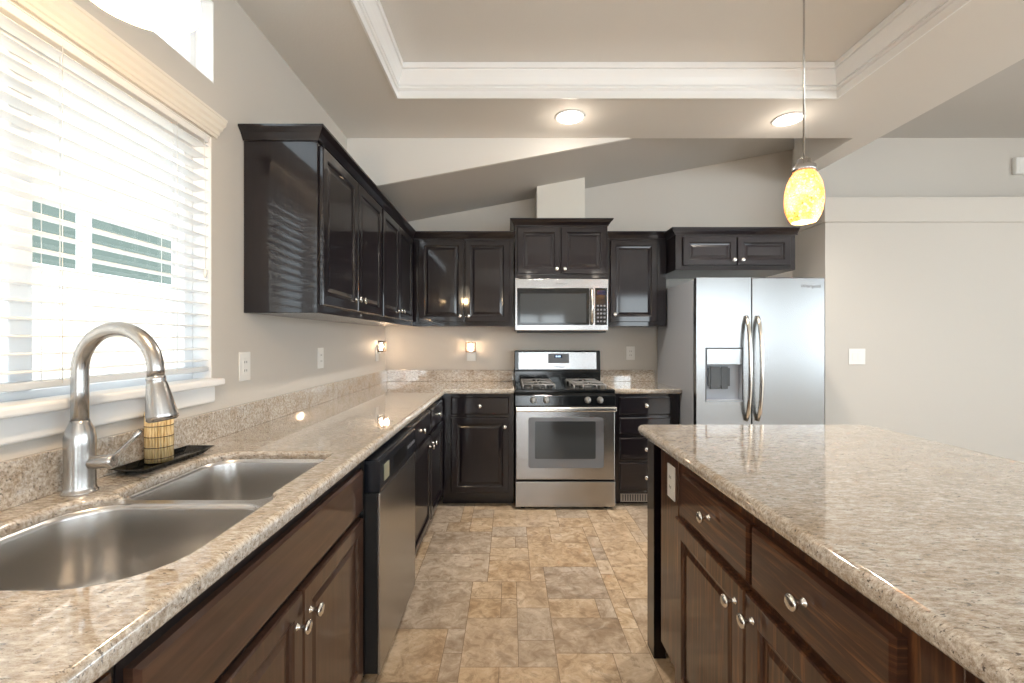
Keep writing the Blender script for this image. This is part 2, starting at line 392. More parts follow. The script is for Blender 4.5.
for i, (a,b,c,d) in enumerate(WB):
    mb = MB(); f = .06; y = YB-.1
    mb.box(a,b,y,y+.05,c,c+f).box(a,b,y,y+.05,d-f,d).box(a,a+f,y,y+.05,c,d).box(b-f,b,y,y+.05,c,d).box((a+b)/2-.04,(a+b)/2+.04,y,y+.05,c,d)
    o = struct(mb.build('window_%d' % (4+i), M['vinyl'])); g = MB(); g.box(a+f,b-f,y+.02,y+.024,c+f,d-f); g.build('pane', M['glass'], o)
a,b,c,d = WR; mb = MB(); f = .06
mb.box(XR+.05,XR+.1,a,b,c,c+f).box(XR+.05,XR+.1,a,b,d-f,d).box(XR+.05,XR+.1,a,a+f,c,d).box(XR+.05,XR+.1,b-f,b,c,d).box(XR+.05,XR+.1,(a+b)/2-.04,(a+b)/2+.04,c,d)
o = struct(mb.build('window_6', M['vinyl'])); g = MB(); g.box(XR+.07,XR+.074,a+f,b-f,c+f,d-f); g.build('pane', M['glass'], o)
portal('sky_portal', (LW-.17, 1.135, 1.59), (0, -PI/2, 0), .94, 1.11)
portal('sky_portal', (LW-.17, 1.14, 2.425), (0, -PI/2, 0), .31, 1.12)
portal('sky_portal', (LW-.17, -2.3, 1.625), (0, -PI/2, 0), 1.35, 2.2)

# stool, apron, cornice board
mb = MB(); mb.box(LW-.06, LW+.045, .52, 1.705, 1.118, 1.145); struct(mb.build('trim_sill', M['white'], bevel=.008, seg=3))
mb = MB(); mb.box(LW, LW+.016, .54, 1.690, 1.055, 1.118); struct(mb.build('trim_apron', M['white'], bevel=.012, seg=3))
cpf = [(o*.6, u*.82) for o, u in [(0,0),(.012,0),(.014,.012),(.020,.016),(.022,.030),(.032,.040),(.036,.055),(.046,.066),(.048,.085),(.052,.088),(.052,.098),(0,.098)]]
mb = MB(); mb.sweep([(LW,1.700,2.062),(LW+.004,1.700,2.062),(LW+.004,.52,2.062),(LW,.52,2.062)], cpf, False, 1)
struct(mb.build('trim_cornice', M['cream']))

# ------------------------------------------------------------------ venetian blind
bl = thing('window_blind', (LW-.03, 1.13, 1.15), 'white horizontal slat blind hanging open over the window by the sink', 'blind')
mb = MB(); n = 20
for k in range(n):
    z = 1.215 + k*.0425
    pr = [(-.025, -.0012), (-.012, .0018), (0, .0026), (.012, .0018), (.025, -.0012), (.025, -.0036), (.012, -.0008), (0, 0), (-.012, -.0008), (-.025, -.0036)]
    mb.prism([(LW-.030+a, z+b) for a, b in pr], .592, 1.680)
# prism with axis Y uses (x,z)
mb.build('slats', M['slat'], bl)
MB().box(LW-.058, LW-.004, .590, 1.682, 2.035, 2.058).build('head_rail', M['white'], bl, .002)
MB().box(LW-.056, LW-.004, .592, 1.680, 1.172, 1.190).build('bottom_rail', mat('grey_white_rail', (.62,.66,.70), .4), bl, .003)
mb = MB()
for y in (.80, 1.13, 1.52):
    for x in (LW-.003, LW-.057): mb.tube([(x, y, 1.18), (x, y, 2.04)], .0009, 6)
    mb.tube([(LW-.03, y+.02, 1.18), (LW-.03, y+.02, 2.04)], .0009, 6)
mb.build('ladder_cord', M['plastic'], bl)
mb = MB(); mb.tube([(LW+.004, 1.645, 2.03), (LW+.005, 1.648, 1.55)], .0012, 6); mb.lathe([(.001,0),(.005,.003),(.007,.018),(.006,.03),(.001,.033)], (LW+.005, 1.648, 1.52), n=10)
mb.build('pull_cord', M['plastic'], bl)

# ------------------------------------------------------------------ neighbour house and ground outside
nb = thing('neighbour_house', (-5.0, 4.0, -.4), 'cream stucco house with green-tinted windows seen through the blind', 'house')
MB().box(-5.3, -5.0, -6, 14, -.4, 4.2).build('wall', M['siding'], nb)
for a, b in ((4.6, 5.08), (5.28, 6.62)):
    f = MB(); f.box(-5.0, -4.96, a-.06, b+.06, 2.04, 2.81); fo = f.build('window_frame', M['vinyl'], nb)
    MB().box(-4.965, -4.955, a, b, 2.1, 2.75).build('pane', M['green_glass'], fo)
mb = MB(); mb.quad([(-9,-12,-.41),(14,-12,-.41),(14,16,-.41),(-9,16,-.41)]); struct(mb.build('ground', M['concrete']))

# ------------------------------------------------------------------ cabinet kit
# frame: dict with origin functions; face kinds: 'F' faces -Y, 'L' faces +X (left run), 'R' faces -X (island)
def mapper(kind, plane):
    # returns P(u, v, n): u along the front, v up, n outward from plane
    if kind == 'F': return lambda u, v, n: (u, plane - n, v)
    if kind == 'L': return lambda u, v, n: (plane + n, u, v)
    return lambda u, v, n: (plane - n, u, v)
def fbox(mb, P, u0, u1, v0, v1, n0, n1, mi=0):
    a = P(u0, v0, n0); b = P(u1, v1, n1); return mb.box(a[0], b[0], a[1], b[1], a[2], b[2], mi)
def panel_front(P, u0, u1, v0, v1, mats, parent, name='door', st=.050, t=.020, slab=False):
    mb = MB()
    def loop(i, n): return [P(u0+i, v0+i, n), P(u1-i, v0+i, n), P(u1-i, v1-i, n), P(u0+i, v1-i, n)]
    if slab: rs = [loop(0, 0), loop(0, t-.006), loop(.008, t), loop(.010, t)]
    else: rs = [loop(0, 0), loop(0, t-.004), loop(.004, t), loop(st-.006, t), loop(st, t-.003), loop(st+.002, t-.010), loop(st+.014, t-.011), loop(st+.030, t-.006)]
    mb.rings(rs, 0, False, True, True, True)
    return mb.build(name, mats, parent)
def knob(P, u, v, n, parent):
    c = Vector(P(u, v, n)); ax = Vector(P(u, v, n+1)) - c
    mb = MB(); mb.lathe([(.009,0),(.009,.002),(.0055,.004),(.005,.014),(.008,.019),(.0150,.023),(.0165,.027),(.0155,.031),(.010,.0335),(.002,.0345)], c, ax, 20)
    o = mb.build('knob', M['nickel_knob'], parent); o['label'] = 'round satin nickel knob'; return o

# ---- upper cabinets
UB, UT = 1.405, 2.145
def upper(label, kind, u0, u1, plane, back, z0, z1, doors, knobs, wv='esp_v', endpanel=None, top_extra=0.02, dz=(.035, .025)):
    P = mapper(kind, plane)
    c = P((u0+u1)/2, z0, 0)
    o = thing('wall_cabinet', (c[0], c[1], z0), label, 'cabinet')
    mb = MB(); b = mapper(kind, plane)
    a1 = P(u0, z0, 0); a2 = P(u1, z1, 0)
    if kind == 'F': mb.box(u0, u1, plane, back, z0, z1)
    else: mb.box(back, plane, u0, u1, z0, z1)
    mb.build('body', M[wv], o, .002)
    for (d0, d1), k in zip(doors, knobs):
        d = panel_front(P, d0, d1, z0+dz[0], z1-dz[1], M[wv], o)
        if k is not None: knob(P, k[0], k[1], .020, d)
    return o
XF = -.818
upper('long dark wood wall cabinet nearest the window, its glossy end panel showing', 'L', 1.89, 2.795, XF, LW+.002, UB, UT, [(1.905, 2.338), (2.344, 2.780)], [(2.305, 1.50), (2.378, 1.50)])
upper('dark wood wall cabinet running into the corner on the left wall', 'L', 2.797, 3.712, XF, LW+.002, UB, UT, [(2.812, 3.225), (3.231, 3.655)], [(3.19, 1.50), (3.265, 1.50)])
upper('dark two-door wall cabinet between the corner and the microwave', 'F', XF+.002, .034, 3.715, BW-.002, UB, UT, [(-.760, -.382), (-.374, -.005)], [(-.413, 1.49), (-.343, 1.49)])
o_m = upper('short two-door wall cabinet above the microwave, its crown higher than its neighbours', 'F', .041, .803, 3.660, BW-.002, 1.795, 2.235, [(.062, .412), (.420, .790)], [(.382, 1.868), (.447, 1.868)], 'esp_v', dz=(.035, .02))
upper('single-door dark wall cabinet between the microwave and the refrigerator', 'F', .808, 1.305, 3.715, BW-.002, UB, UT, [(.835, 1.225)], [(.868, 1.50)])
o_f = upper('shallow two-door wall cabinet above the refrigerator', 'F', 1.313, 2.264, 3.53, BW-.002, 1.845, 2.130, [(1.368, 1.790), (1.798, 2.215)], [(1.762, 1.920), (1.828, 1.920)])
# crowns: profile goes out and up
kp = [(0,0),(.006,0),(.008,.006),(.022,.030),(.036,.046),(.040,.050),(.040,.060),(0,.060)]
kp2 = [(o*1.0, u*.9) for o, u in kp]
e = .001
def crown(path, parent=None, prof=kp2):
    return MB().sweep(path, prof, False, 1)
c1 = crown([(LW+.002,1.889,UT-.008),(XF+e,1.889,UT-.008),(XF+e,3.714,UT-.008),(.034,3.714,UT-.008)], None, kp2)
# path direction: interior is on the left of travel for these corners -> flip
c1.bm.free()
mb = MB().sweep([(LW+.002,1.889,UT-.010),(XF+e,1.889,UT-.010),(XF+e,3.714,UT-.010),(.036,3.714,UT-.010)], kp2, False, -1)
oo = mb.build('crown_molding', M['esp_h'], loc=(XF, 2.8, UT)); tag(oo, 'dark wood crown strip along the top of the corner run of wall cabinets', 'crown moulding')
MB().sweep([(.006,BW-.004,2.228),(.040,3.659,2.228),(.804,3.659,2.228),(.804,BW-.004,2.228)][1:3] if False else [(.040,BW-.004,2.228),(.040,3.659,2.228),(.804,3.659,2.228),(.804,BW-.004,2.228)], kp2, False, -1).build('crown', M['esp_h'], o_m)
mb = MB().sweep([(.808,3.714,UT-.010),(1.306,3.714,UT-.010)], kp2, False, -1)
oo = mb.build('crown_molding', M['esp_h'], loc=(1.05, 3.7, UT)); tag(oo, 'short dark crown strip on the single-door cabinet left of the refrigerator', 'crown moulding')
MB().sweep([(1.312,3.72,2.122),(1.312,3.529,2.122),(2.276,3.529,2.122)], kp2, False, -1).build('crown', M['esp_h'], o_f)

# ---- base cabinets
def base(label, kind, u0, u1, plane, back, fronts, mv, mh, toe=.07, zt=.874, body='esp_dark', name='base_cabinet', loc=None, ff=None):
    P = mapper(kind, plane); c = P((u0+u1)/2, 0, 0)
    o = thing(name, (c[0], c[1], 0), label, 'cabinet')
    mb = MB()
    if kind == 'F': mb.box(u0, u1, plane, back, .10, zt); mb.box(u0, u1, plane+toe, back, 0, .10)
    elif kind == 'L': mb.box(back, plane, u0, u1, .10, zt); mb.box(back, plane-toe, u0, u1, 0, .10)
    else: mb.box(plane, back, u0, u1, .10, zt); mb.box(plane+toe, back, u0, u1, 0, .10)
    mb.build('body', M[body], o, .0015)
    for f in fronts:
        typ, a, b, z0, z1, ks = f
        d = panel_front(P, a, b, z0, z1, M[mh if typ != 'door' else mv], o, 'door' if typ == 'door' else ('drawer' if typ == 'drawer' else 'false_front'), slab=(typ != 'door'))
        for k in ks: knob(P, k[0], k[1], .020, d)
    return o
BL = LW+.002
BX = -.532
# near part of the left run, mostly below the picture
base('dark base cabinet before the sink cabinet on the left run', 'L', -.60, .598, BX, BL, [('door', -.58, -.01, .12, .86, []), ('door', .0, .575, .12, .86, [])], 'brn_v', 'brn_h', body='esp_v')
# sink cabinet: body kept low and hollow for the bowls
sb = thing('sink_cabinet', (BX, 1.08, 0), 'brown sink base cabinet with a long false front over two doors', 'cabinet')
mb = MB(); mb.box(BL, BX, .600, 1.576, .10, .62).box(BL, BX-.07, .600, 1.576, 0, .10).box(BX-.02, BX, .600, 1.576, .62, .874).box(BL, BX-.02, .600, .606, .62, .874).box(BL, BX-.02, 1.570, 1.576, .62, .874)
mb.build('body', M['esp_dark'], sb, .0015)
P = mapper('L', BX)
panel_front(P, .612, 1.556, .690, .838, M['brl_h'], sb, 'false_front', slab=True)
d = panel_front(P, .612, 1.102, .115, .668, M['brl_v'], sb); knob(P, 1.070, .600, .020, d)
d = panel_front(P, 1.108, 1.556, .115, .668, M['brl_v'], sb); knob(P, 1.140, .600, .020, d)
base('dark base cabinet with drawer and door just past the dishwasher', 'L', 2.215, 2.888, BX, BL, [('drawer', 2.235, 2.872, .70, .838, [(2.545, .770)]), ('door', 2.235, 2.872, .115, .675, [(2.835, .610)])], 'esp_v', 'esp_h', body='esp_v')
base('dark base cabinet with drawer and door in the inside corner of the left run', 'L', 2.890, 3.44, BX, BL, [('drawer', 2.905, 3.385, .70, .838, [(3.12, .770)]), ('door', 2.905, 3.385, .115, .675, [(2.945, .610)])], 'esp_v', 'esp_h', body='esp_v')
base('dark base cabinet with one drawer over one door, left of the range', 'F', BX+.001, .030, 3.445, BW-.002, [('drawer', -.455, -.008, .715, .850, [(-.232, .783)]), ('door', -.455, -.008, .115, .690, [(-.040, .625)])], 'esp_v', 'esp_h', body='esp_v')
rb = base('narrow dark base cabinet with four stacked drawers right of the range', 'F', .812, 1.312, 3.445, BW-.002,
     [('drawer', .845, 1.245, .715, .848, [(1.045, .787)]), ('drawer', .845, 1.245, .563, .690, [(1.045, .627)]), ('drawer', .845, 1.245, .368, .536, [(1.045, .452)]), ('drawer', .845, 1.245, .130, .342, [(1.045, .236)])], 'esp_v', 'esp_h', body='esp_v')
vg = thing('floor_register', (1.03, 3.50, .05), 'tan slotted floor register in the toe kick of the drawer cabinet', 'vent')
mb = MB(); mb.box(.87, 1.20, 3.503, 3.512, .015, .085); mb.build('frame', M['tan_metal'], vg, .002)
mb = MB()
for k in range(16): mb.box(.885+k*.0195, .893+k*.0195, 3.500, 3.5035, .025, .075)
mb.build('slots', M['slot'], vg)

# ------------------------------------------------------------------ counters
def slab(name, outer, hole_list, z0, z1, m, bev=.012, loc=(0,0,0)):
    cu = bpy.data.curves.new(name, 'CURVE'); cu.dimensions = '2D'; cu.fill_mode = 'BOTH'
    for pts in [outer] + hole_list:
        sp = cu.splines.new('POLY'); sp.points.add(len(pts)-1); sp.use_cyclic_u = True
        for q, p in zip(sp.points, pts): q.co = (p[0]-loc[0], p[1]-loc[1], 0, 1)
    cu.extrude = (z1-z0)/2 - bev; cu.bevel_depth = bev; cu.bevel_resolution = 3; cu.offset = -bev
    to = bpy.data.objects.new(name+'_c', cu); COL.objects.link(to); bpy.context.view_layer.update()
    me = bpy.data.meshes.new_from_object(to.evaluated_get(bpy.context.evaluated_depsgraph_get())); bpy.data.objects.remove(to)
    for v in me.vertices: v.co.z += (z0+z1)/2 - loc[2]
    me.materials.clear(); me.materials.append(m); me.name = name
    o = bpy.data.objects.new(name, me); COL.objects.link(o); o.location = loc; WL[o.name] = Vector(loc)
    return o
def rrect(x0, x1, y0, y1, r, n=8):
    R = r if isinstance(r, (tuple, list)) else (r,)*4
    out = []
    for (cx, cy, a0), rr in zip(((x1, y1, 0), (x0, y1, 90), (x0, y0, 180), (x1, y0, 270)), R):
        sx = -1 if cx == x1 else 1; sy = -1 if cy == y1 else 1
        for i in range(n+1):
            a = math.radians(a0 + 90*i/n); out.append((cx + sx*rr + rr*math.cos(a), cy + sy*rr + rr*math.sin(a)))
    return out
XE = -.497; YE = 3.41
far_o = rrect(-.975, -.590, 1.105, 1.490, (.04,.09,.03,.03)); near_o = rrect(-1.028, -.568, .676, 1.075, (.03,.10,.12,.13))
far_b = rrect(-.968, -.597, 1.104, 1.483, (.04,.085,.035,.05)); near_b = rrect(-1.021, -.575, .683, 1.078, (.07,.11,.115,.125))
hole = far_o[:18] + [(-.975, 1.115), (-.970, 1.098), (-.955, 1.086)] + near_o[9:36] + [(-.568, 1.06), (-.572, 1.085), (-.588, 1.100), (-.590, 1.12)]
outer = [(LW+.001, -.62), (XE, -.62), (XE, YE), (.034, YE), (.034, BW-.001), (LW+.001, BW-.001)]
ct = slab('countertop', outer, [hole], .875, CT, M['granite'], loc=(-.8, 1.5, .875))
tag(ct, 'beige speckled granite countertop running along the window wall and the corner', 'countertop')
mb = MB(); mb.box(LW+.001, LW+.020, -.62, BW-.001, CT, 1.020).box(LW+.020, .034, BW-.020, BW-.001, CT, 1.020)
mb.build('backsplash', M['granite'], ct, .002)
c2 = slab('countertop', [(.808, YE), (1.318, YE), (1.318, BW-.001), (.808, BW-.001)], [], .875, CT, M['granite'], loc=(1.06, 3.7, .875))
tag(c2, 'short granite countertop between the range and the refrigerator', 'countertop')
MB().box(.812, 1.312, BW-.020, BW-.001, CT, 1.020).build('backsplash', M['granite'], c2, .002)

# ------------------------------------------------------------------ sink
sk = thing('double_sink', (-.73, .96, .68), 'stainless double-bowl undermount sink set in the granite below the window', 'sink')
hole_in = [(-.77+(p[0]+.77)*.9985, 1.08+(p[1]-1.08)*.9985) for p in hole]
rim = slab('rim', hole_in, [near_b, far_b], .889, .893, M['steel_sink'], .001, loc=(-.73, .96, .68)); rim.location = (0,0,0); rim.parent = sk; WL[rim.name] = WL[sk.name]
for bw in (near_b, far_b):
    cx = (max(p[0] for p in bw)+min(p[0] for p in bw))/2; cy = (max(p[1] for p in bw)+min(p[1] for p in bw))/2
    hx = (max(p[0] for p in bw)-min(p[0] for p in bw))/2; hy = (max(p[1] for p in bw)-min(p[1] for p in bw))/2
    def sc(pts, d, z): return [(cx+(p[0]-cx)*(1-d/hx), cy+(p[1]-cy)*(1-d/hy), z) for p in pts]
    rs = [sc(bw, -.001, .8925), sc(bw, .002, .890), sc(bw, .004, .880), sc(bw, .010, .75), sc(bw, .014, .715), sc(bw, .026, .696), sc(bw, .050, .688), sc(bw, hx-.045, .685), [(cx+.04*math.cos(math.atan2(p[1]-cy, p[0]-cx)), cy+.04*math.sin(math.atan2(p[1]-cy, p[0]-cx)), .6845) for p in bw]]
    bo = MB().rings(rs, 0, True).build('bowl', M['steel_sink'], sk)
    MB().lathe([(.001,.6825),(.020,.6825),(.022,.681),(.036,.681),(.044,.6855),(.044,.6870),(.040,.6870),(.036,.683)], (cx, cy, 0), n=28, cap=False).build('drain', M['nickel'], bo)

# ------------------------------------------------------------------ faucet
FX, FY = -1.058, 1.095
fa = thing('kitchen_faucet', (FX, FY, CT), 'tall brushed nickel gooseneck faucet standing behind the sink', 'faucet')
MB().lathe([(.035,0),(.035,.004),(.032,.007),(.0305,.015),(.0295,.06),(.0305,.115),(.0305,.135),(.027,.155),(.0200,.172),(.019,.178)], (FX, FY, CT), n=32).build('body', M['nickel'], fa)
pts = [(FX, FY, CT+.17), (FX, FY, CT+.25)]
r = .110; dx = .985; dy = -.17
for i in range(0, 19):
    a = PI - PI*i/18*1.04
    s_ = r + r*math.cos(a); pts.append((FX+dx*s_, FY+dy*s_, CT+.300+r*.93*math.sin(a)))
MB().tube(pts, .0172, 20).build('spout', M['nickel'], fa)
end = Vector(pts[-1]); dr = (Vector(pts[-1])-Vector(pts[-2])).normalized(); dr = (dr + Vector((.20,0,0))).normalized()
MB().lathe([(.0175,-.002),(.0195,.0),(.0195,.008),(.0185,.010),(.021,.018),(.027,.055),(.0315,.090),(.032,.100),(.027,.105),(.010,.105)], end, dr, 28).build('spray_head', M['nickel'], fa)
lv = MB(); lv.lathe([(.015,.02),(.0165,.026),(.0165,.072),(.0155,.076),(.012,.078)], (FX, FY, CT+.072), (1,.10,.05), 20)
lo = lv.build('handle', M['nickel'], fa)
p0 = Vector((FX, FY, CT+.072)) + Vector((1,.10,.05)).normalized()*.070
MB().tube([p0, p0+Vector((.018,.004,.022)), p0+Vector((.045,.012,.052)), p0+Vector((.060,.016,.072))], [.0065,.0055,.0052,.0062], 12).build('lever', M['nickel'], lo)

# ------------------------------------------------------------------ tray and soap holder
TC = Vector((-1.052, 1.365, CT)); ang = math.radians(-2)
def tr_pts(hx, hy, z, lift=0):
    out = []
    for a, b in rrect(-hx, hx, -hy, hy, .008, 3):
        zz = z + (lift*abs(b/hy)**3 if lift else 0)
        out.append((TC.x + a*math.cos(ang) - b*math.sin(ang), TC.y + a*math.sin(ang) + b*math.cos(ang), TC.z + zz))
    return out
tr = MB().rings([tr_pts(.030,.11,.0005), tr_pts(.034,.115,.001), tr_pts(.048,.143,.014,.004), tr_pts(.050,.146,.014,.004), tr_pts(.046,.138,.011,.004), tr_pts(.036,.117,.004), tr_pts(.030,.11,.0038)], 0, False, True, True, True)
to = tr.build('soap_tray', M['black_gloss'], loc=TC); tag(to, 'long black tray on the counter behind the sink', 'tray')
BC = (-1.068, 1.355, CT+.0065)
bs = thing('soap_holder', BC, 'bamboo stick wrapped soap pump bottle standing on the black tray', 'soap dispenser')
MB().lathe([(.027,0),(.029,.002),(.029,.150),(.026,.158),(.014,.162),(.014,.170)], BC, n=28).build('bottle', mat('amber_liner', (.30,.17,.07), .4), bs)
mb = MB()
for k in range(28):
    a = 2*PI*k/28; mb.tube([(BC[0]+(.0325)*math.cos(a), BC[1]+(.0325)*math.sin(a), BC[2]+.001), (BC[0]+(.0325)*math.cos(a), BC[1]+(.0325)*math.sin(a), BC[2]+.152)], .0034, 6)
mb.build('bamboo_wrap', M['bamboo'], bs)
mb = MB()
for z in (.014, .046, .078, .110, .140): mb.lathe([(.0352, z-.001),(.0366, z-.001),(.0366, z+.001),(.0352, z+.001)], BC, n=40, cap=False)
mb.build('binding_thread', M['thread'], bs)
MB().lathe([(.012,.168),(.014,.170),(.014,.180),(.006,.182),(.005,.190),(.012,.191),(.012,.198),(.003,.200)], BC, n=20).tube([(BC[0], BC[1], BC[2]+.194), (BC[0]-.02, BC[1]-.028, BC[2]+.190)], .004, 10).build('pump', M['nickel'], bs)

# ------------------------------------------------------------------ dishwasher
dw = thing('dishwasher', (-.50, 1.88, 0), 'stainless dishwasher with black control panel under the left counter', 'dishwasher')
MB().box(BL, -.520, 1.583, 2.208, .09, .868).box(BL, -.60, 1.583, 2.208, 0, .09).build('body', M['black'], dw)
dd = MB().box(-.520, -.474, 1.588, 2.175, .097, .742).build('inner_door', M['black'], dw, .002)
MB().box(-.474, -.463, 1.586, 2.175, .095, .742).build('door', M['steel'], dw, .003)
MB().prism([(-.520,.744),(-.463,.744),(-.459,.760),(-.463,.858),(-.475,.862),(-.520,.862)], 1.586, 2.175).build('control_panel', M['navy_black'], dw, .003)
mb = MB(); mb.box(-.461, -.4575, 1.625, 1.690, .775, .835); o = mb.build('badge', M['badge'], dw, .002); o['label'] = 'pale square badge on the panel'
mb = MB(); mb.box(-.463, -.4585, 1.76, 1.98, .775, .835); mb.build('latch_recess', M['black_gloss'], dw, .002)
mb = MB()
for k in range(5): mb.box(-.4625, -.4575, 2.00+k*.03, 2.015+k*.03, .80, .812)
mb.build('buttons', M['grey_plastic'], dw)

# ------------------------------------------------------------------ range
GX0, GX1 = .040, .801; GF = 3.380
rg = thing('gas_range', ((GX0+GX1)/2, 3.7, 0), 'stainless and black gas range with four burners and oven window', 'range')
MB().box(GX0, GX1, 3.425, 4.03, .03, .885).build('body', M['black'], rg)
MB().box(GX0-.002, GX1+.002, 3.395, 4.02, .885, .912).build('cooktop', M['black_gloss'], rg, .006)
MB().prism([(3.395,.885),(3.375,.868),(3.372,.790),(3.425,.790),(3.425,.885)], GX0, GX1, 'X').build('control_panel', M['black_gloss'], rg, .002)
for x in (.176, .276, .590, .684):
    mb = MB(); mb.lathe([(.026,0),(.026,.004),(.020,.008),(.018,.026),(.015,.030),(.002,.030)], (x, 3.374, .834), (0,-1,.08), 20)
    mb.box(x-.004, x+.004, 3.334, 3.352, .818, .854); mb.build('knob', mat('grey_black_knob', (.33,.33,.33), .3, .6), rg)
od = MB().box(GX0+.003, GX1-.003, GF, 3.424, .228, .770).build('oven_door', M['steel'], rg, .006)
MB().prism([(a, b) for a, b in rrect(.140, .712, .318, .702, .02, 4)], GF-.003, GF+.002, 'Y').build('window_border', M['glass_frame'], od)
MB().prism([(a, b) for a, b in rrect(.190, .650, .388, .672, .008, 3)], GF-.0045, GF-.001, 'Y').build('window_glass', M['glass_dark'], od)
hb = MB().prism([(3.325,.752),(3.318,.758),(3.318,.784),(3.326,.790),(3.345,.786),(3.345,.754)], GX0+.004, GX1-.004, 'X')
hb.box(GX0+.03, GX0+.06, 3.34, 3.385, .757, .768).box(GX1-.06, GX1-.03, 3.34, 3.385, .757, .768)
hb.build('door_handle', M['nickel_knob'], od, .003)
MB().box(GX0+.001, GX1-.001, GF-.004, 3.424, .022, .215).build('storage_drawer', M['steel'], rg, .006)
for x in (GX0+.06, GX1-.06): MB().lathe([(.018,0),(.018,.012),(.010,.014),(.010,.03)], (x, 3.43, 0), n=14).build('foot', M['black'], rg)
gd = MB().prism([(3.935,.912),(4.02,.912),(4.02,1.196),(3.955,1.196),(3.948,1.19),(3.940,1.02),(3.935,1.015)], GX0+.001, GX1-.001, 'X').build('backguard', M['black_gloss'], rg, .004)
MB().prism([(3.934,1.030),(3.946,1.030),(3.953,1.183),(3.941,1.183)], GX0+.035, GX1-.035, 'X').build('steel_fascia', M['steel'], gd, .002)
MB().prism([(3.930,1.085),(3.938,1.085),(3.943,1.170),(3.935,1.170)], .338, .522, 'X').build('clock_panel', M['grey_plastic'], gd, .002)
MB().prism([(3.927,1.130),(3.936,1.130),(3.938,1.160),(3.929,1.160)], .392, .462, 'X').build('clock_display', M['screen'], gd)
mb = MB()
for x in (.405, .421, .437): mb.box(x, x+.008, 3.9262, 3.929, 1.138, 1.152)
mb.build('clock_digits', M['digits'], gd)
text('Whirlpool', 'logo', .024, M['letter'], gd, (.432, 3.934, 1.052), (1,0,0), (0,.05,1))
# burners and grates
for k, (x, y) in enumerate(((.22, 3.56), (.62, 3.56), (.22, 3.80), (.62, 3.80))):
    MB().lathe([(.055,0),(.055,.004),(.040,.008),(.038,.016),(.030,.020),(.028,.026),(.002,.028)], (x, y, .912), n=24).build('burner', M['iron'], rg)
for x0, x1 in ((.100, .345), (.495, .740)):
    mb = MB(); z = .944; r_ = .0055
    for ya, yb in ((3.44, 3.67), (3.69, 3.92)):
        c = ((x0+x1)/2, (ya+yb)/2)
        mb.tube([(x0,ya,z),(x1,ya,z)], r_, 8).tube([(x0,yb,z),(x1,yb,z)], r_, 8).tube([(x0,ya,z),(x0,yb,z)], r_, 8).tube([(x1,ya,z),(x1,yb,z)], r_, 8)
        for (a, b), (g, h) in (((x0,c[1]),(c[0]-.03,c[1])), ((x1,c[1]),(c[0]+.03,c[1])), ((c[0],ya),(c[0],c[1]-.03)), ((c[0],yb),(c[0],c[1]+.03))):
            mb.tube([(a,b,z),(g,h,z+.004)], r_, 8)
        for a in (x0, x1):
            for b in (ya, yb): mb.tube([(a,b,z),(a,b,.912)], .007, 8)
        for a in (x0+.07, x1-.07):
            mb.tube([(a,ya,z),(a,ya,.912)], .006, 8)
    mb.build('grate', mat('grey_iron_grate', (.24,.24,.24), .35), rg)

# ------------------------------------------------------------------ microwave
mw = thing('microwave', (.42, 3.85, 1.36), 'stainless over-the-range microwave mounted under the short cabinet', 'microwave')
MF = 3.648
MB().box(.041, .806, MF+.03, BW-.004, 1.372, 1.790).build('body', M['dark_grey'], mw)
MB().prism([(MF+.03,1.360),(MF+.004,1.364),(MF,1.372),(MF,1.790),(MF+.03,1.790)], .041, .806, 'X').build('front_frame', M['steel'], mw, .003)
dd = MB().box(.060, .650, MF-.006, MF+.001, 1.412, 1.716).build('door', M['black_gloss'], mw, .003)
MB().box(.085, .625, MF-.0075, MF-.004, 1.432, 1.670).build('door_glass', M['glass_dark'], dd)
MB().tube([(.668, MF-.004, 1.425),(.668, MF-.034, 1.44),(.668, MF-.038, 1.565),(.668, MF-.034, 1.69),(.668, MF-.004, 1.705)], .0135, 14).build('handle', M['nickel_knob'], dd)
cpn = MB().box(.698, .795, MF-.006, MF+.001, 1.412, 1.716).build('control_panel', M['black_gloss'], mw, .003)
mb = MB()
for r_ in range(5):
    for c_ in range(3): mb.box(.712+c_*.027, .728+c_*.027, MF-.0072, MF-.005, 1.435+r_*.032, 1.449+r_*.032)
mb.build('keypad', M['grey_plastic'], cpn)
MB().box(.712, .782, MF-.0072, MF-.005, 1.66, 1.695).build('display', M['screen'], cpn)
MB().box(.06, .79, 3.66, 3.95, 1.352, 1.372).build('vent_grille', M['black'], mw)
text('Whirlpool', 'logo', .022, M['letter'], mw, (.425, MF-.001, 1.752), (1,0,0), (0,0,1))

# ------------------------------------------------------------------ refrigerator
RL, RR = 1.321, 2.240; RF = 3.160
fg = thing('refrigerator', ((RL+RR)/2, 3.6, 0), 'stainless side-by-side refrigerator with ice dispenser in its left door', 'refrigerator')
MB().box(RL+.001, RR, 3.225, 3.99, .02, 1.722).build('body', M['fridge_side'], fg, .004)
MB().box(RL+.01, RR-.01, 3.205, 3.225, .05, 1.72).build('door_gasket', M['black'], fg)
MB().box(RL+.02, RR-.02, 3.20, 3.225, .0, .09).build('toe_grille', M['dark_grey'], fg)
MB().box(RL+.05, RR-.05, 3.20, 3.30, 1.722, 1.74).build('hinge_cover', M['dark_grey'], fg, .004)
SP = 1.715
dx0, dx1, dz0, dz1 = 1.392, 1.652, .850, 1.232
mb = MB(); holes(mb, RL+.003, SP-.003, .10, 1.732, [(dx0, dx1, dz0, dz1)], lambda a,b,c,d: mb.box(a, b, RF, 3.205, c, d))
bmesh.ops.remove_doubles(mb.bm, verts=mb.bm.verts, dist=1e-5)
ld = mb.build('door', M['steel_fridge'], fg); ld['label'] = 'left freezer door with dispenser'
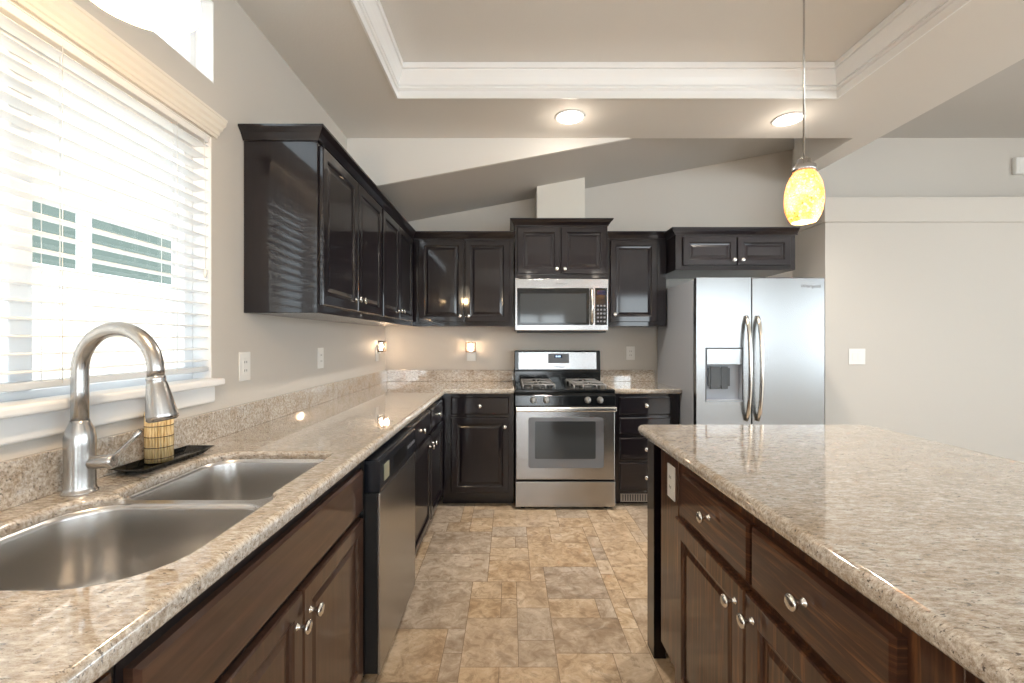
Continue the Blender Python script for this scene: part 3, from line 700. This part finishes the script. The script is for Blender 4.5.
rd = MB().box(SP+.003, RR-.002, RF, 3.205, .10, 1.732).build('door', M['steel_fridge'], fg, .005); rd['label'] = 'right door'
dp = MB(); dp.box(dx0, dx1, 3.200, 3.2045, dz0, dz1)
dp.box(dx0, dx0+.004, RF+.001, 3.204, dz0, dz1).box(dx1-.004, dx1, RF+.001, 3.204, dz0, dz1).box(dx0, dx1, RF-.003, 3.204, dz0, dz0+.012).box(dx0, dx1, RF+.001, 3.204, dz1-.004, dz1)
dpo = dp.build('dispenser', M['fridge_side'], ld); 
MB().box(dx0+.004, dx1-.004, RF-.004, RF+.012, 1.115, dz1-.004).build('dispenser_panel', M['steel_fridge'], ld, .003)
mb = MB(); mb.box(dx0, dx1, RF-.002, RF+.004, dz1-.006, dz1+.004).box(dx0-.004, dx0+.002, RF-.002, RF+.004, dz0, dz1+.004).box(dx1-.002, dx1+.004, RF-.002, RF+.004, dz0, dz1+.004); mb.build('dispenser_rim', M['dark_grey'], ld)
mb = MB()
for x in (1.42, 1.50, 1.56): mb.box(x, x+.014, RF+.024, RF+.030, .96, 1.09)
mb.box(1.435, 1.50, RF+.022, RF+.034, .94, 1.10).box(1.514, 1.558, RF+.022, RF+.034, .94, 1.10); mb.build('paddles', M['dark_grey'], ld)
for x, dr_ in ((SP-.040, ld), (SP+.040, rd)):
    p = []
    for i in range(13):
        tt = i/12; p.append((x, RF-.005-.058*math.sin(PI*min(1,max(0,tt)))**.5, .30+1.165*tt if False else .72 + (1.458-.72)*tt))
    MB().tube(p, .0135, 14).build('handle', M['nickel_knob'], dr_)
text('Whirlpool', 'logo', .034, M['letter'], rd, (2.135, RF-.001, 1.672), (1,0,0), (0,0,1))

# ------------------------------------------------------------------ island
IX = .597; IB = 1.555
isl = thing('kitchen_island', (1.07, .9, 0), 'brown wooden kitchen island cabinet under a thick granite slab', 'island')
mb = MB(); mb.box(IX, IB, .585, 1.760, .10, .871).box(IX+.06, IB, .585, 1.760, 0, .10).box(IX+.055, IB, -.35, .585, .0, .871)
mb.build('body', M['brn_v'], isl, .002)
MB().box(.582, .632, 1.800, 1.885, 0, .871).box(.645, IB, 1.77, 1.870, 0, .871).build('end_panel', M['esp_v'], isl, .002)
MB().box(IX-.003, IX+.012, 1.570, 1.600, .10, .874).build('corner_stile', M['brn_v'], isl, .002)
P = mapper('R', IX)
for a, b, ks in ((1.078, 1.500, 1.285), (.668, 1.066, .868)):
    d = panel_front(P, a, b, .697, .843, M['brn_h'], isl, 'drawer', slab=True, t=.022); knob(P, ks, .778, .022, d)
for a, b, ks in ((1.100, 1.560, 1.140), (.640, 1.094, 1.058)):
    d = panel_front(P, a, b, .088, .672, M['brn_v'], isl, st=.062); knob(P, ks, .622, .020, d)
mb = MB()
for k in range(6): mb.box(.640+k*.012, .645+k*.012, 1.757, 1.7695, .01, .095)
mb.build('toe_grille', M['dark_grey'], isl)
ic = slab('island_countertop', rrect(.565, 1.592, -.40, 1.990, .03, 5), [], .872, CT, M['granite'], .019, loc=(1.07, .9, .872))
tag(ic, 'large speckled granite slab lying on the kitchen island', 'countertop')

# ------------------------------------------------------------------ outlets and switches
def outlet(kind, plane, u, v, label, name='wall_outlet', w=.078, h=.122, cat='outlet', gangs=1, sw=False):
    P = mapper(kind, plane); c = P(u, v, 0)
    o = thing(name, c, label, cat)
    mb = MB(); fbox(mb, P, u-w/2, u+w/2, v-h/2, v+h/2, .0005, .006); mb.build('plate', M['plastic'], o, .002)
    for g in range(gangs):
        ug = u + (g-(gangs-1)/2)*.046
        mb = MB(); fbox(mb, P, ug-.017, ug+.017, v-.034, v+.034, .006, .008); r = mb.build('rocker' if sw else 'socket', M['plastic'], o, .001)
        if not sw:
            mb = MB()
            for dv in (-.018, .018):
                for du in (-.007, .007): fbox(mb, P, ug+du-.0016, ug+du+.0016, v+dv-.005, v+dv+.005, .0075, .0084)
            mb.build('slots', M['slot'], r)['kind'] = 'stuff'
    return o
outlet('L', LW, 1.895, 1.178, 'white outlet plate on the wall just past the window sill')
outlet('L', LW, 2.655, 1.182, 'white outlet plate halfway along the left wall under the cabinets')
outlet('F', BW, 1.095, 1.170, 'white outlet plate between the range and the refrigerator')
outlet('R', IX, 1.637, .768, 'white outlet plate on the near side of the island by its end post', w=.072)
outlet('F', FW, 2.820, 1.155, 'white double switch plate on the wall right of the refrigerator', 'light_switch', .135, .128, 'switch', 2, True)
al = thing('wall_alarm', (4.64, BW, 2.86), 'white rounded box high on the upper wall at the right edge', 'wall box')
MB().box(4.555, 4.74, BW-.045, BW-.001, 2.785, 2.94).build('housing', M['plastic'], al, .015, 3)
MB().box(4.575, 4.72, BW-.048, BW-.044, 2.805, 2.92).build('cover', M['plastic'], al, .004)

# ------------------------------------------------------------------ plug-in night lights
def night(kind, plane, u, v, label):
    P = mapper(kind, plane); o = thing('night_light', P(u, v, 0), label, 'night light', 'plug-in night lights')
    mb = MB(); fbox(mb, P, u-.04, u+.04, v-.125, v-.002, .0005, .006); pl = mb.build('outlet_plate', M['plastic'], o, .002)
    mb = MB(); fbox(mb, P, u-.022, u+.022, v-.06, v+.01, .006, .03); mb.build('plug', M['plastic'], o, .003)
    mb = MB(); a, b, c, d = u-.045, u+.045, v-.045, v+.045; t = .009
    fbox(mb, P, a, b, d-t, d, .022, .070); fbox(mb, P, a, b, c, c+t, .022, .070)
    for uu in (a, b-t):
        for nn in (.022, .061): fbox(mb, P, uu, uu+t, c, d, nn, nn+.009)
    mb.build('frame', mat('bronze_frame', (.10,.06,.04), .4), o, .001)
    mb = MB(); cc = Vector(P(u, v-.03, .045)); mb.lathe([(.006,0),(.013,.012),(.016,.030),(.011,.048),(.003,.062)], cc, n=14); mb.build('bulb', M['bulb'], o)
    l = bpy.data.lights.new('night_glow', 'POINT'); l.energy = 1.0; l.color = (1.0,.66,.40); l.shadow_soft_size = .02
    lo = bpy.data.objects.new('night_glow', l); lo.location = P(u, v, .085); COL.objects.link(lo)
night('L', LW, 3.78, 1.235, 'small bronze framed night light plugged into the left wall near the corner')
night('F', BW, -.352, 1.225, 'small bronze framed night light plugged into the back wall')

# ------------------------------------------------------------------ ceiling cans and pendants
for i, (x, y) in enumerate(((.378, 2.80), (1.77, 2.83), (.378, -1.9), (1.77, -1.9))):  # last two are unseen, added behind the camera to light the room
    o = thing('recessed_light', (x, y, CZ), ('round recessed ceiling light above the range, left of the pendant', 'round recessed ceiling light beside the pendant stem near the beam',
  'added unseen recessed ceiling light behind the sink end of the tray', 'added unseen recessed ceiling light behind the island end of the tray')[i], 'ceiling light', 'recessed ceiling lights')
    MB().lathe([(.080,-.001),(.092,-.001),(.095,-.004),(.090,-.008),(.080,-.006)], (x, y, CZ), n=32, cap=False).build('trim_ring', M['white'], o)
    MB().lathe([(.001,-.009),(.045,-.008),(.081,-.005),(.081,-.002)], (x, y, CZ), n=32, cap=False).build('lens', M['lamp'], o)
    l = bpy.data.lights.new('can_light', 'SPOT'); l.energy = 95; l.color = (1.0,.90,.78); l.spot_size = 2.5; l.spot_blend = .9; l.shadow_soft_size = .06
    lo = bpy.data.objects.new('can_light', l); lo.location = (x, y, CZ-.02); COL.objects.link(lo)
    # spill of the bright lens on the ceiling around it
    l = bpy.data.lights.new('can_spill', 'POINT'); l.energy = .8; l.color = (1.0,.86,.70); l.shadow_soft_size = .04
    lo = bpy.data.objects.new('can_spill', l); lo.location = (x, y, CZ-.10); COL.objects.link(lo)

px, py, pz = 1.090, 1.650, 1.712
pe = thing('pendant_lamp', (px, py, pz), 'amber crackle glass pendant hanging on a thin rod over the island', 'pendant lamp')
prof = [(.041,.014),(.050,.030),(.059,.055),(.0635,.085),(.063,.120),(.057,.155),(.046,.182),(.034,.200),(.031,.207)]
MB().lathe(prof + [(r-.003, h) for r, h in prof[::-1]], (px, py, pz), n=40, cap=False).build('shade', M['amber'], pe)
MB().lathe([(.038,.200),(.040,.206),(.038,.222),(.026,.228),(.022,.246),(.010,.252)], (px, py, pz), n=28).build('cap', M['nickel'], pe)
MB().tube([(px, py, pz+.25), (px, py, TZ-.02)], .0035, 10).build('rod', M['nickel'], pe)
MB().lathe([(.060,-.001),(.060,-.012),(.045,-.022),(.006,-.026)], (px, py, TZ), n=28).build('canopy', M['nickel'], pe)
MB().lathe([(.012,.19),(.014,.16),(.026,.13),(.030,.105),(.024,.082),(.004,.074)], (px, py, pz), n=20).build('bulb', M['bulb'], pe)
l = bpy.data.lights.new('pendant_light', 'POINT'); l.energy = 1.9; l.color = (1.0,.88,.72); l.shadow_soft_size = .03
lo = bpy.data.objects.new('pendant_light', l); lo.location = (px, py, pz+.06); COL.objects.link(lo)

qx, qy, qz = -.665, .800, 1.900
pe = thing('sink_pendant', (qx, qy, qz), 'glowing pendant over the sink, its white lit bottom cut by the top of the picture', 'pendant lamp')
prof = [(.088,0),(.090,.02),(.085,.06),(.070,.11),(.050,.15),(.036,.175)]
MB().lathe(prof + [(r-.003, h) for r, h in prof[::-1]], (qx, qy, qz), n=40, cap=False).build('shade', M['opal'], pe)
MB().lathe([(.084,.003),(.075,-.004),(.045,-.009),(.001,-.011)], (qx, qy, qz), n=40, cap=False).build('diffuser', M['lamp'], pe)
MB().lathe([(.038,.170),(.040,.176),(.036,.195),(.010,.205)], (qx, qy, qz), n=24).build('cap', M['nickel'], pe)
MB().tube([(qx, qy, qz+.20), (qx, qy, CZ-.02)], .0035, 10).build('rod', M['nickel'], pe)
MB().lathe([(.060,-.001),(.060,-.012),(.045,-.022),(.006,-.026)], (qx, qy, CZ), n=28).build('canopy', M['nickel'], pe)
l = bpy.data.lights.new('sink_pendant_light', 'POINT'); l.energy = 12; l.color = (1.0,.68,.36); l.shadow_soft_size = .03
lo = bpy.data.objects.new('sink_pendant_light', l); lo.location = (qx, qy, qz-.04); COL.objects.link(lo)
